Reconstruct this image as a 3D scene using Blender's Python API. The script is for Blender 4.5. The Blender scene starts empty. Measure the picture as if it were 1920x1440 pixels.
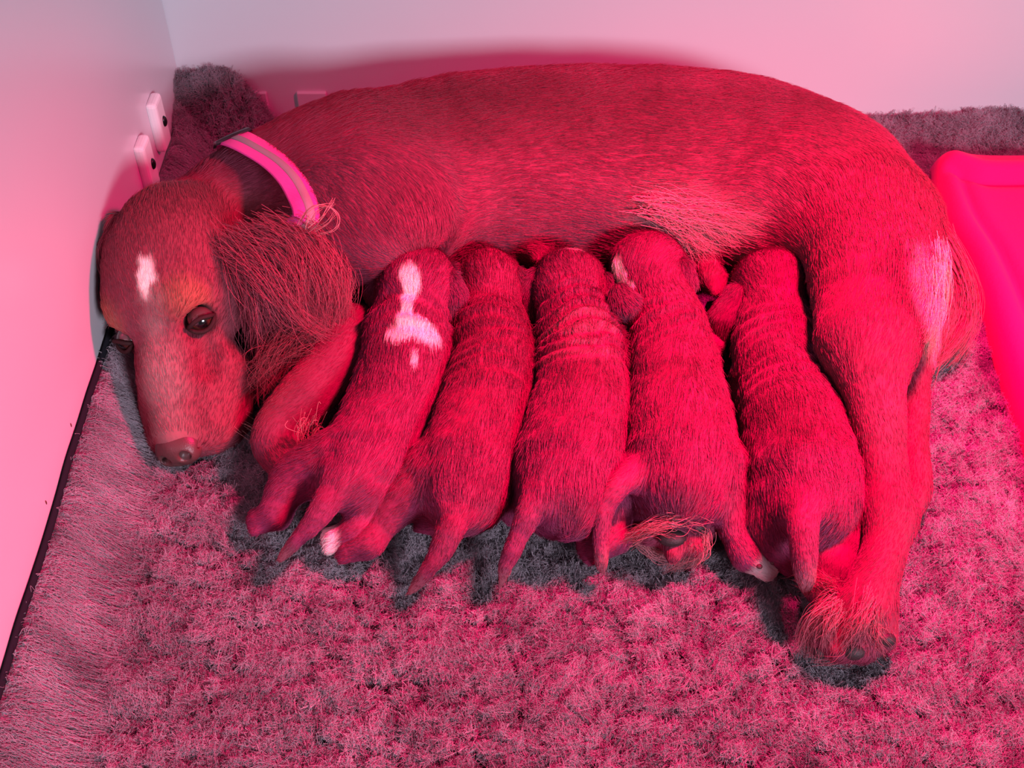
import bpy, math
import numpy as np
from mathutils import Vector, Matrix
from mathutils.bvhtree import BVHTree

S = bpy.context.scene
COL = S.collection
R = np.random.RandomState(7)

# ------------------------------------------------------------------ camera, light, exposure
F, CX, CY = 2183.0, 960.0, 720.0           # focal length and centre of the 1920x1440 photograph
CAM = np.array([0.0, -0.70711, 0.70711])
cam_d = bpy.data.cameras.new('camera'); cam = bpy.data.objects.new('camera', cam_d); COL.objects.link(cam)
cam.location = CAM; cam.rotation_euler = (math.radians(45), 0, 0)
cam_d.sensor_width = 36.0; cam_d.lens = F / 1920 * 36; cam_d.clip_start = 0.02
S.camera = cam

wd = bpy.data.worlds.new('daylight'); S.world = wd; wd.use_nodes = True
bg = wd.node_tree.nodes['Background']
bg.inputs[0].default_value = (0.82, 0.74, 0.95, 1); bg.inputs[1].default_value = 0.115

def light(name, kind, loc, target, power, color, **kw):
    d = bpy.data.lights.new(name, kind); o = bpy.data.objects.new(name, d); COL.objects.link(o)
    o.location = loc
    o.rotation_euler = (Vector(target) - Vector(loc)).to_track_quat('-Z', 'Y').to_euler()
    d.energy = power; d.color = color
    for k, v in kw.items(): setattr(d, k, v)
    return o
# red heat lamp hanging over the right half of the box; daylight from a window low behind the camera
light('heat_lamp', 'SPOT', (0.34, -0.05, 0.64), (0.22, -0.18, 0.0), 110, (1.0, 0.0, 0.13),
      shadow_soft_size=0.045, spot_size=math.radians(124), spot_blend=1.0)
light('window_daylight', 'AREA', (1.45, -2.45, 1.20), (0.0, 0.3, 0.1), 78, (0.92, 0.83, 1.0), shape='RECTANGLE', size=0.7, size_y=0.5)

S.view_settings.view_transform = 'Standard'; S.view_settings.look = 'None'
S.view_settings.gamma = 1.0; S.view_settings.use_curve_mapping = False
S.view_settings.exposure = 0.0

# ------------------------------------------------------------------ helpers
def W(px, py, z):
    """world point at height z that the photograph shows at pixel (px, py)"""
    u, v = (px - CX) / F, (CY - py) / F
    s = math.sqrt(0.5)
    d = np.array([u, s + v * s, -s + v * s])
    t = (z - CAM[2]) / d[2]
    return CAM + d * t
def depth(p):
    r = np.asarray(p) - CAM
    return (r[..., 1] - r[..., 2]) * math.sqrt(0.5)
def nrm(v):
    v = np.asarray(v, float)
    return v / np.maximum(np.linalg.norm(v, axis=-1, keepdims=True), 1e-9)
def sst(a, b, x):
    t = np.clip((np.asarray(x, float) - a) / (b - a), 0, 1); return t * t * (3 - 2 * t)

_LAT = np.random.RandomState(3).rand(32, 32, 32)
def noise(p, scale, seed=0):
    """value noise 0..1 of (n,3) points, feature size = scale"""
    q = np.asarray(p, float) / scale + seed * 7.31
    i = np.floor(q).astype(int); f = q - i; f = f * f * (3 - 2 * f); i0 = i & 31; i1 = (i + 1) & 31
    x0, y0, z0 = i0.T; x1, y1, z1 = i1.T; fx, fy, fz = f.T
    L = _LAT
    a = L[x0, y0, z0] * (1 - fx) + L[x1, y0, z0] * fx; b = L[x0, y1, z0] * (1 - fx) + L[x1, y1, z0] * fx
    c = L[x0, y0, z1] * (1 - fx) + L[x1, y0, z1] * fx; d = L[x0, y1, z1] * (1 - fx) + L[x1, y1, z1] * fx
    return (a * (1 - fy) + b * fy) * (1 - fz) + (c * (1 - fy) + d * fy) * fz
def vnoise(p, scale, seed=0):
    return np.stack([noise(p, scale, seed + k * 3) - 0.5 for k in range(3)], -1) * 2

def setp(o, **kw):
    for k, v in kw.items(): o[k] = v
    return o
def link(name, data, parent=None, mat=None):
    o = bpy.data.objects.new(name, data); COL.objects.link(o)
    if parent is not None: o.parent = parent; o.matrix_parent_inverse = parent.matrix_world.inverted()
    if mat is not None: data.materials.append(mat)
    return o
def empty(name, loc, label, cat, group=None):
    o = bpy.data.objects.new(name, None); COL.objects.link(o); o.location = loc; o.empty_display_size = 0.03
    bpy.context.view_layer.update()
    setp(o, label=label, category=cat)
    if group: o['group'] = group
    return o
def mesh(name, V, Fc, smooth=True):
    m = bpy.data.meshes.new(name); V = np.asarray(V, np.float32)
    m.from_pydata(V.tolist(), [], [list(map(int, f)) for f in Fc]) if not isinstance(Fc, np.ndarray) else _fast(m, V, Fc)
    m.update()
    if smooth: m.polygons.foreach_set('use_smooth', np.ones(len(m.polygons), bool))
    return m
def _fast(m, V, Fc):
    m.vertices.add(len(V)); m.vertices.foreach_set('co', V.ravel())
    n, k = Fc.shape
    m.loops.add(n * k); m.loops.foreach_set('vertex_index', Fc.ravel().astype(np.int32))
    m.polygons.add(n); m.polygons.foreach_set('loop_start', np.arange(0, n * k, k, dtype=np.int32))
    m.update(calc_edges=True); m.validate()
def vcol(m, c):
    a = m.attributes.new('tint', 'FLOAT_COLOR', 'POINT')
    a.data.foreach_set('color', np.concatenate([c, np.ones((len(c), 1))], 1).astype(np.float32).ravel())

# ------------------------------------------------------------------ materials
def mat(name, color=None, rough=0.5, attr=None, spec=0.5, bump=None, sheen=0.0, extra=None, metallic=0.0):
    m = bpy.data.materials.new(name); m.use_nodes = True; nt = m.node_tree; b = nt.nodes['Principled BSDF']
    b.inputs['Roughness'].default_value = rough; b.inputs['Specular IOR Level'].default_value = spec
    b.inputs['Metallic'].default_value = metallic
    if sheen: b.inputs['Sheen Weight'].default_value = sheen
    if color is not None: b.inputs['Base Color'].default_value = (*color, 1)
    if attr:
        a = nt.nodes.new('ShaderNodeAttribute'); a.attribute_name = attr
        nt.links.new(a.outputs['Color'], b.inputs['Base Color'])
    if bump:
        sc, st, dist = bump
        t = nt.nodes.new('ShaderNodeTexCoord'); n = nt.nodes.new('ShaderNodeTexNoise'); n.inputs['Scale'].default_value = sc
        n.inputs['Detail'].default_value = 6
        bp = nt.nodes.new('ShaderNodeBump'); bp.inputs['Strength'].default_value = st; bp.inputs['Distance'].default_value = dist
        nt.links.new(t.outputs['Object'], n.inputs['Vector']); nt.links.new(n.outputs['Fac'], bp.inputs['Height'])
        nt.links.new(bp.outputs['Normal'], b.inputs['Normal'])
    if extra: extra(nt, b)
    return m

def wall_grain(nt, b):
    t = nt.nodes.new('ShaderNodeTexCoord'); n = nt.nodes.new('ShaderNodeTexNoise'); n.inputs['Scale'].default_value = 5
    n.inputs['Detail'].default_value = 5
    r = nt.nodes.new('ShaderNodeValToRGB')
    r.color_ramp.elements[0].color = (0.60, 0.62, 0.65, 1); r.color_ramp.elements[1].color = (0.64, 0.66, 0.69, 1)
    nt.links.new(t.outputs['Object'], n.inputs['Vector']); nt.links.new(n.outputs['Fac'], r.inputs['Fac'])
    nt.links.new(r.outputs['Color'], b.inputs['Base Color'])
M_WALL = mat('white_plastic_panel', (0.74, 0.73, 0.75), 0.28, spec=0.5, extra=wall_grain)
M_CLIP = mat('white_plastic_clip', (0.80, 0.79, 0.80), 0.35)
M_SEAM = mat('seam_shadow_gap', (0.10, 0.08, 0.09), 0.8)
M_SCREW = mat('dark_screw', (0.02, 0.02, 0.022), 0.25, metallic=0.6)
M_FLOOR = mat('grey_floor', (0.25, 0.24, 0.25), 0.8, bump=(30, 0.3, 0.002))
M_BACK = mat('fleece_backing', (0.13, 0.125, 0.135), 0.95, spec=0.1, bump=(300, 0.6, 0.002))
M_EDGE = mat('fleece_backing_edge', (0.015, 0.016, 0.022), 0.9, spec=0.1)
M_PILE = mat('fleece_pile', None, 0.85, attr='tint', spec=0.12)
M_SKIN = mat('coat_undercoat', None, 0.75, attr='tint', spec=0.15, bump=(220, 0.35, 0.002))
M_FUR = mat('coat_fur', None, 0.5, attr='tint', spec=0.28)
M_NOSE = mat('liver_nose', (0.10, 0.042, 0.042), 0.38, bump=(900, 0.35, 0.0006))
M_PAD = mat('black_pad', (0.022, 0.017, 0.018), 0.6, bump=(700, 0.5, 0.0008))
M_PINKPAD = mat('small_dark_pad', (0.10, 0.04, 0.05), 0.55)
M_BLANKET = mat('red_fleece_blanket', (0.70, 0.008, 0.17), 0.9, spec=0.1, sheen=0.04, bump=(260, 0.25, 0.0015))
M_BUCKLE = mat('black_buckle', (0.02, 0.018, 0.022), 0.35)
M_STRIPE = mat('grey_reflective_stripe', (0.30, 0.26, 0.28), 0.6, bump=(1500, 0.5, 0.0006))
def weave(nt, b):
    t = nt.nodes.new('ShaderNodeTexCoord'); w = nt.nodes.new('ShaderNodeTexWave'); w.inputs['Scale'].default_value = 140
    w.inputs['Distortion'].default_value = 0.5
    bp = nt.nodes.new('ShaderNodeBump'); bp.inputs['Strength'].default_value = 0.5; bp.inputs['Distance'].default_value = 0.0008
    nt.links.new(t.outputs['UV'], w.inputs['Vector']); nt.links.new(w.outputs['Fac'], bp.inputs['Height'])
    nt.links.new(bp.outputs['Normal'], b.inputs['Normal'])
M_STRAP = mat('pink_webbing', (0.85, 0.06, 0.42), 0.65, extra=weave)
def eye_nodes(nt, b):
    a = nt.nodes.new('ShaderNodeAttribute'); a.attribute_name = 'tint'
    nt.links.new(a.outputs['Color'], b.inputs['Base Color'])
    b.inputs['Coat Weight'].default_value = 1.0; b.inputs['Coat Roughness'].default_value = 0.03
M_EYE = mat('wet_brown_eye', None, 0.15, extra=eye_nodes)
M_SCREWLESS = mat('dirt_fleck', (0.12, 0.02, 0.02), 0.9)
M_WHISK = mat('pale_hair', None, 0.5, attr='tint')

# ------------------------------------------------------------------ implicit bodies
class Body:
    """smooth union of rounded cones and ellipsoids; the zero level becomes one continuous mesh"""
    def __init__(s): s.p = []; s.post = None
    def cone(s, a, b, ra, rb, k=0.02, sz=1.0, sub=False, flow=None, fw=1.0):
        a = np.asarray(a, float); b = np.asarray(b, float)
        f = nrm(b - a) if flow is None else nrm(flow)
        s.p.append(dict(t='c', a=a, b=b, ra=ra, rb=rb, k=k, sz=sz, sub=sub, flow=f * fw)); return s
    def chain(s, pts, rad, k=0.02, sz=1.0, fw=1.0, sub=3):
        """one tapering tube along a smooth curve through the points"""
        P = np.asarray(pts, float); r = np.asarray(rad, float); n = len(P)
        if n > 2:
            e = np.concatenate([[2 * P[0] - P[1]], P, [2 * P[-1] - P[-2]]]); q, rr = [], []
            for i in range(n - 1):
                for t in np.arange(sub) / sub:
                    a, b, c, d = e[i:i + 4]
                    q.append(0.5 * (2 * b + (c - a) * t + (2 * a - 5 * b + 4 * c - d) * t * t + (3 * b - a - 3 * c + d) * t ** 3)); rr.append(r[i] * (1 - t) + r[i + 1] * t)
            P = np.array(q + [P[-1]]); r = np.array(rr + [r[-1]])
        s.p.append(dict(t='h', a=P, r=r, k=k, sz=sz, sub=False, flow=np.array([fw, 0, 0]), ra=float(r.max()), rb=float(r.max()))); return s
    def ell(s, c, r, M=None, k=0.02, sub=False, flow=(0, 0, 0)):
        s.p.append(dict(t='e', a=np.asarray(c, float), r=np.asarray(r, float), M=np.eye(3) if M is None else np.asarray(M, float), k=k, sub=sub, flow=np.asarray(flow, float))); return s
    def d(s, q, P):
        if q['t'] == 'c':
            sc = np.array([1, 1, 1 / q['sz']])
            a, b = q['a'] * sc, q['b'] * sc; x = P * sc - a; e = b - a
            L = max(e @ e, 1e-12); t = np.clip((x @ e) / L, 0, 1)
            return (np.linalg.norm(x - t[..., None] * e, axis=-1) - (q['ra'] + (q['rb'] - q['ra']) * t)) * min(1, q['sz'])
        if q['t'] == 'h':
            sc = np.array([1, 1, 1 / q['sz']]); best = None; X = P * sc
            for a, b, ra, rb in zip(q['a'][:-1] * sc, q['a'][1:] * sc, q['r'][:-1], q['r'][1:]):
                x = X - a; e = b - a; t = np.clip((x @ e) / max(e @ e, 1e-12), 0, 1)
                v = np.linalg.norm(x - t[..., None] * e, axis=-1) - (ra + (rb - ra) * t)
                if best is None: best = v; q['_i'] = np.zeros(v.shape, int); n = 0; q['_r'] = ra + (rb - ra) * t
                else:
                    n += 1; m = v < best; best = np.where(m, v, best); q['_i'] = np.where(m, n, q['_i']); q['_r'] = np.where(m, ra + (rb - ra) * t, q['_r'])
            return best * min(1, q['sz'])
        x = (P - q['a']) @ q['M']      # columns of M are the ellipsoid's axes
        k0 = np.linalg.norm(x / q['r'], axis=-1); k1 = np.linalg.norm(x / q['r'] ** 2, axis=-1)
        return k0 * (k0 - 1) / np.maximum(k1, 1e-9)
    def bounds(s, q):
        if q['t'] == 'h': return q['a'].min(0) - q['ra'], q['a'].max(0) + q['ra']
        if q['t'] == 'c':
            r = max(q['ra'], q['rb']); return np.minimum(q['a'], q['b']) - r, np.maximum(q['a'], q['b']) + r
        e = np.sqrt(((q['M'] * q['r']) ** 2).sum(1)); return q['a'] - e, q['a'] + e
    def build(s, h):
        bs = [s.bounds(q) for q in s.p if not q['sub']]
        lo = np.min([b[0] for b in bs], 0) - 4 * h - 0.004; hi = np.max([b[1] for b in bs], 0) + 4 * h + 0.004
        n = np.ceil((hi - lo) / h).astype(int) + 1
        D = np.full(n, 0.05, np.float32)
        ax = [lo[k] + h * np.arange(n[k]) for k in range(3)]
        for q in s.p:
            b0, b1 = s.bounds(q); m = q['k'] + 0.012
            i0 = np.clip(np.floor((b0 - m - lo) / h).astype(int), 0, n); i1 = np.clip(np.ceil((b1 + m - lo) / h).astype(int) + 1, 0, n)
            sl = tuple(slice(i0[k], i1[k]) for k in range(3))
            P = np.stack(np.meshgrid(*[ax[k][sl[k]] for k in range(3)], indexing='ij'), -1)
            if P.size == 0: continue
            v = s.d(q, P); o = D[sl]; k = q['k']
            if q['sub']:
                v = -v; hh = np.maximum(k - np.abs(o - v), 0) / k; D[sl] = np.maximum(o, v) + hh * hh * k * 0.25
            else:
                hh = np.maximum(k - np.abs(o - v), 0) / k; D[sl] = np.minimum(o, v) - hh * hh * k * 0.25
        if s.post is not None:
            near = np.argwhere(np.abs(D) < 0.012); P = lo + near * h
            D[tuple(near.T)] += s.post(P)
        return nets(D, lo, h)
    def flow(s, P):
        out = np.zeros_like(P); tot = np.zeros(len(P)); rad = 0
        for q in s.p:
            if q['sub'] or not np.any(q['flow']): continue
            w = np.exp(-np.clip(s.d(q, P), -0.004, 1) / 0.006); tot += w
            if q['t'] == 'h':
                fl = nrm(np.diff(q['a'], axis=0)); out += w[:, None] * fl[q['_i']] * q['flow'][0]; rad = rad + w * q['_r']; continue
            out += w[:, None] * q['flow']; rad = rad + w * (0.5 * (q['ra'] + q['rb']) if q['t'] == 'c' else float(np.mean(q['r'])))
        s.rad = rad / np.maximum(tot, 1e-9)
        return nrm(out + 1e-9)

def nets(D, lo, h):
    n = np.array(D.shape); ins = D < 0
    c = np.zeros(n - 1, np.int8)
    offs = [(i, j, k) for i in (0, 1) for j in (0, 1) for k in (0, 1)]
    for o in offs: c += ins[o[0]:n[0] - 1 + o[0], o[1]:n[1] - 1 + o[1], o[2]:n[2] - 1 + o[2]]
    act = np.argwhere((c > 0) & (c < 8)); idx = np.full(n - 1, -1, np.int64); idx[tuple(act.T)] = np.arange(len(act))
    cv = {o: D[act[:, 0] + o[0], act[:, 1] + o[1], act[:, 2] + o[2]] for o in offs}
    acc = np.zeros((len(act), 3)); cnt = np.zeros(len(act))
    for o in offs:
        for k in range(3):
            if o[k] == 0:
                o2 = tuple(1 if i == k else o[i] for i in range(3)); a, b = cv[o], cv[o2]; x = (a < 0) != (b < 0)
                t = np.where(x, a / np.where(x, a - b, 1), 0); p = np.tile(np.array(o, float), (len(act), 1)); p[:, k] = t
                acc += p * x[:, None]; cnt += x
    V = lo + (act + acc / cnt[:, None]) * h
    Q = []
    for k in range(3):
        a, b = [i for i in range(3) if i != k]
        s0 = [slice(None)] * 3; s1 = [slice(None)] * 3; s0[k] = slice(0, n[k] - 1); s1[k] = slice(1, n[k])
        i0, i1 = ins[tuple(s0)], ins[tuple(s1)]; e = np.argwhere(i0 != i1)
        e = e[(e[:, a] > 0) & (e[:, b] > 0) & (e[:, a] < n[a] - 1) & (e[:, b] < n[b] - 1)]
        sg = i0[tuple(e.T)]
        def cell(da, db):
            f = e.copy(); f[:, a] -= da; f[:, b] -= db; return idx[tuple(f.T)]
        q = np.stack([cell(1, 1), cell(0, 1), cell(0, 0), cell(1, 0)], 1)
        if k == 1: q = q[:, ::-1]
        q[~sg] = q[~sg][:, ::-1]; Q.append(q)
    return V, np.concatenate(Q)

def vnormals(V, Q):
    d1 = V[Q[:, 2]] - V[Q[:, 0]]; d2 = V[Q[:, 3]] - V[Q[:, 1]]; fn = np.cross(d1, d2)
    N = np.zeros_like(V)
    for k in range(4): np.add.at(N, Q[:, k], fn)
    return nrm(N), np.linalg.norm(fn, axis=1) * 0.5

def scatter(V, Q, n, rng, keep=None):
    N, A = vnormals(V, Q); fi = rng.choice(len(Q), n, p=A / A.sum()); u, v = rng.rand(2, n)
    q = Q[fi]; w = np.stack([(1 - u) * (1 - v), u * (1 - v), u * v, (1 - u) * v], 1)
    P = (V[q] * w[..., None]).sum(1); Nn = nrm((N[q] * w[..., None]).sum(1))
    if keep is not None:
        m = keep(P, Nn); P, Nn = P[m], Nn[m]
    return P, Nn

def hairs(name, pts, rad, colr, material, parent):
    """pts (n,k,3) strands -> one hair-curves object"""
    n, k, _ = pts.shape
    h = bpy.data.hair_curves.new(name); h.add_curves([k] * n)
    h.attributes['position'].data.foreach_set('vector', pts.astype(np.float32).ravel())
    r = h.attributes.get('radius') or h.attributes.new('radius', 'FLOAT', 'POINT')
    taper = np.linspace(1, 0.25, k) ** 0.8
    rr = (np.broadcast_to(np.asarray(rad, float).reshape(-1, 1), (n, 1)) * taper[None]).astype(np.float32)
    r.data.foreach_set('value', rr.ravel())
    a = h.attributes.new('tint', 'FLOAT_COLOR', 'CURVE')
    a.data.foreach_set('color', np.concatenate([colr, np.ones((n, 1))], 1).astype(np.float32).ravel())
    return link(name, h, parent, material)

def strands(P, N, T, length, lift, k=5, wave=0.0, wscale=0.02, rnd=0.12, rng=R, gravity=0.0, seed=0):
    n = len(P); T = nrm(T - N * (T * N).sum(1, keepdims=True))
    lift = np.broadcast_to(np.asarray(lift, float), (n,))[:, None]; length = np.broadcast_to(length, (n,)); seg = length / (k - 1)
    d = nrm(T * (1 - lift) + N * lift + rng.randn(n, 3) * rnd)
    out = [P]; p = P
    for i in range(k - 1):
        p = p + d * seg[:, None]; out.append(p)
        v = vnoise(p, wscale, seed + i * 0 + 11) * wave if wave else 0
        d = nrm(d + 0.35 * T - N * lift * 0.45 + v + np.array([0, 0, -gravity]))
    return np.stack(out, 1)

# ------------------------------------------------------------------ the box: floor and two white panels
YB = 0.404                                   # back panel
XL = float(W(205, 660, 0.045)[0])            # left panel
SK = 0.034                                   # the left panel stands a little open at the far end
def xl(y): return XL - SK * (np.asarray(y, float) + 0.25)
def box_mesh(name, x0, x1, y0, y1, z0, z1, bev=0.0):
    import bmesh
    bm = bmesh.new(); bmesh.ops.create_cube(bm, size=1)
    for v in bm.verts: v.co = Vector(((x0 + x1) / 2 + v.co.x * (x1 - x0), (y0 + y1) / 2 + v.co.y * (y1 - y0), (z0 + z1) / 2 + v.co.z * (z1 - z0)))
    if bev: bmesh.ops.bevel(bm, geom=bm.edges[:], offset=bev, segments=3, affect='EDGES', profile=0.5)
    m = bpy.data.meshes.new(name); bm.to_mesh(m); bm.free(); return m
fl = link('floor', box_mesh('floor', XL - 0.6, 1.2, -1.1, YB + 0.5, -0.05, -0.03), None, M_FLOOR); fl['kind'] = 'structure'
wb = link('wall_back', box_mesh('wall_back', XL - 0.05, 1.1, YB, YB + 0.012, -0.03, 0.55, 0.002), None, M_WALL); wb['kind'] = 'structure'
wl = link('wall_left', box_mesh('wall_left', XL - 0.012, XL, -0.75, YB, -0.03, 0.55, 0.002), None, M_WALL); wl['kind'] = 'structure'
for v in wl.data.vertices: v.co.x += float(xl(v.co.y)) - XL
# locking tabs at the foot of the back panel
def on_back(px, py):
    u, v = (px - CX) / F, (CY - py) / F; s = math.sqrt(0.5)
    d = np.array([u, s + v * s, -s + v * s]); return CAM + d * ((YB - CAM[1]) / d[1])
for (xa, xb) in ((446, 500), (556, 612)):
    a = on_back(xa, 171); b = on_back(xb, 171)
    t = link('locking_tab', box_mesh('tab', a[0], b[0], YB - 0.004, YB + 0.002, -0.02, a[2], 0.0015), wb, M_WALL)
# two clips with dark screws that join the left panel to the back one
def on_left(px, py):
    u, v = (px - CX) / F, (CY - py) / F; s = math.sqrt(0.5)
    d = np.array([u, s + v * s, -s + v * s]); return CAM + d * ((XL - 0.008 - CAM[0]) / d[0])
def ball(c, r, n=16, m=10):
    V, Fc = [], []
    for i in range(m + 1):
        for j in range(n):
            a, b = math.pi * i / m, 2 * math.pi * j / n
            V.append((c[0] + r[0] * math.sin(a) * math.cos(b), c[1] + r[1] * math.sin(a) * math.sin(b), c[2] + r[2] * math.cos(a)))
    for i in range(m):
        for j in range(n): Fc.append((i * n + j, i * n + (j + 1) % n, (i + 1) * n + (j + 1) % n, (i + 1) * n + j))
    return V, Fc
for (px, py) in ((306, 226), (280, 306)):
    c = on_left(px, py); XC = float(xl(c[1]))
    br = link('corner_clip', box_mesh('clip', XC - 0.001, XC + 0.010, c[1] - 0.012, c[1] + 0.014, c[2] - 0.030, c[2] + 0.024, 0.004), wl, M_CLIP)
    V, Fc = ball((XC + 0.010, c[1] + 0.002, c[2] - 0.002), (0.003, 0.0042, 0.0058))
    link('screw', mesh('screw', V, Fc), br, M_SCREW)
for (px, py) in ((126, 797), (72, 942)):
    c = on_left(px, py); V, Fc = ball((float(xl(c[1])), c[1], c[2]), (0.0006, 0.0009, 0.0022), 8, 6)
    link('dirt_fleck', mesh('fleck', V, Fc), wl, M_SCREWLESS)

# ------------------------------------------------------------------ grey fleece bedding
def ground(x, y):
    """height of the fleece backing: turned up against the left panel and in the far corner"""
    dl = x - xl(y); db = YB - y
    h = 0.052 * sst(0.052, 0.004, dl)
    h = np.maximum(h, 0.074 * sst(0.07, 0.01, db) * sst(0.115, 0.05, dl))
    h = np.maximum(h, 0.022 * sst(0.06, 0.006, db) * sst(0.2, 0.5, x))
    P = np.stack([x, y, 0 * x], -1)
    h = h + 0.007 * (noise(P, 0.09, 1) - 0.5) + 0.004 * (noise(P, 0.035, 2) - 0.5)
    return h - 0.013
rug = empty('bedding_fleece', (0, 0, -0.02), 'thick grey woolly fleece lining the floor of the white box', 'pet bed')
xs = np.linspace(XL + 0.001, 0.75, 230); ys = np.linspace(-0.62, YB - 0.002, 210)
gx, gy = np.meshgrid(xs, ys, indexing='ij'); gx = gx + (xl(gy) - XL) * (1 - (gx - xs[0]) / (xs[-1] - xs[0])); gz = ground(gx.ravel(), gy.ravel())
V = np.stack([gx.ravel(), gy.ravel(), gz], 1); nx, ny = gx.shape
ii = (np.arange(nx - 1)[:, None] * ny + np.arange(ny - 1)[None]).ravel()
link('backing', mesh('backing', V, np.stack([ii, ii + ny, ii + ny + 1, ii + 1], 1)), rug, M_BACK)
# dark bound edge of the backing along the left panel
ey = np.linspace(-0.62, 0.16, 80); ev, ef = [], []
for j, y in enumerate(ey):
    xe = float(xl(y)); z = float(ground(np.array([xe + 0.003]), np.array([y]))[0])
    for k in range(6):
        a = 2 * math.pi * k / 6; ev.append((xe + 0.003 + 0.0022 * math.cos(a), y, z + 0.004 + 0.004 * math.sin(a)))
    if j:
        for k in range(6): ef.append((6 * j - 6 + k, 6 * j - 6 + (k + 1) % 6, 6 * j + (k + 1) % 6, 6 * j + k))
eo = link('bound_edge', mesh('bound_edge', ev, ef), rug, M_EDGE); eo['label'] = 'dark bound edge of the fleece'

NP = 900000
def pile():
    rng = np.random.RandomState(5)
    y = rng.uniform(-0.52, YB - 0.004, NP * 2); x = rng.uniform(0, 1, NP * 2); x = xl(y) + 0.002 + x * (0.72 - xl(y))
    dp = depth(np.stack([x, y, 0 * x], 1))
    u = x * F / dp; v = ((y - CAM[1]) - CAM[2]) * math.sqrt(.5) * F / dp
    ok = (np.abs(u) < 1300) & (np.abs(v) < 960)
    x, y = x[ok][:NP], y[ok][:NP]; z = ground(x, y); P = np.stack([x, y, z], 1)
    cs = 0.0085                                             # tufts gather round jittered centres
    g = np.floor(P[:, :2] / cs); best = np.full(len(P), 9e9); bc = np.zeros((len(P), 2)); bh = np.zeros(len(P))
    for a in (-1, 0, 1):
        for b in (-1, 0, 1):
            c = g + (a, b); hsh = np.sin(c[:, 0] * 127.1 + c[:, 1] * 311.7) * 43758.5453; j1 = hsh - np.floor(hsh)
            hsh = np.sin(c[:, 0] * 269.5 + c[:, 1] * 183.3) * 24634.6345; j2 = hsh - np.floor(hsh)
            cc = (c + 0.5 + (np.stack([j1, j2], 1) - 0.5) * 0.95) * cs; dd = ((P[:, :2] - cc) ** 2).sum(1)
            m = dd < best; best[m] = dd[m]; bc[m] = cc[m]; bh[m] = j1[m]
    n = len(P); strip = sst(0.052, 0.035, x - xl(y)) * (1 - sst(0.3, 0.36, y))
    lean = vnoise(np.stack([bc[:, 0], bc[:, 1], 0 * x], 1), 0.03, 4)[:, :2] * 0.011
    tip = np.zeros((n, 3)); tip[:, :2] = bc + lean + (P[:, :2] - bc) * 0.55 + rng.randn(n, 2) * 0.0022
    tip[:, 2] = z + (0.0105 + 0.007 * (bh - 0.5)) * (0.75 + 0.4 * rng.rand(n)) + 0.009 * (noise(np.stack([x, y, 0 * x], 1), 0.022, 8) - .5)
    # the strip turned up at the panel is combed sideways
    comb = np.stack([x + 0.020 + 0.006 * rng.randn(n), y + 0.016 * (noise(np.stack([x * .3, y, 0 * x], 1), 0.014, 9) - .5) + 0.001 * rng.randn(n), 0 * x], 1)
    comb[:, 2] = ground(comb[:, 0], comb[:, 1]) + 0.006 + 0.002 * rng.randn(n)
    tip = tip * (1 - strip[:, None]) + comb * strip[:, None]
    mid = P * 0.5 + tip * 0.5; mid[:, 2] += 0.0035; mid += rng.randn(n, 3) * 0.0012
    curl = rng.randn(n, 3) * 0.0021 * (1 - 0.6 * strip[:, None])
    pts = np.stack([P, P * .25 + mid * .75 + curl, mid - curl, tip * .7 + mid * .3 + curl, tip], 1)
    pts[:, :, 0] = np.maximum(pts[:, :, 0], xl(pts[:, :, 1]) + 0.0008); pts[:, :, 1] = np.minimum(pts[:, :, 1], YB - 0.0005)
    tone = 0.29 + 0.12 * (noise(P, 0.05, 3) - .5) + 0.16 * (noise(P, 0.016, 12) - .5) + 0.12 * (bh - .5) + 0.09 * (rng.rand(n) - .5)
    c = np.clip(tone, 0.08, 0.7)[:, None] * np.array([[1.0, 0.88, 0.98]])
    o = hairs('pile', pts, 0.00018, c, M_PILE, rug); o['kind'] = 'stuff'
pile()

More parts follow.
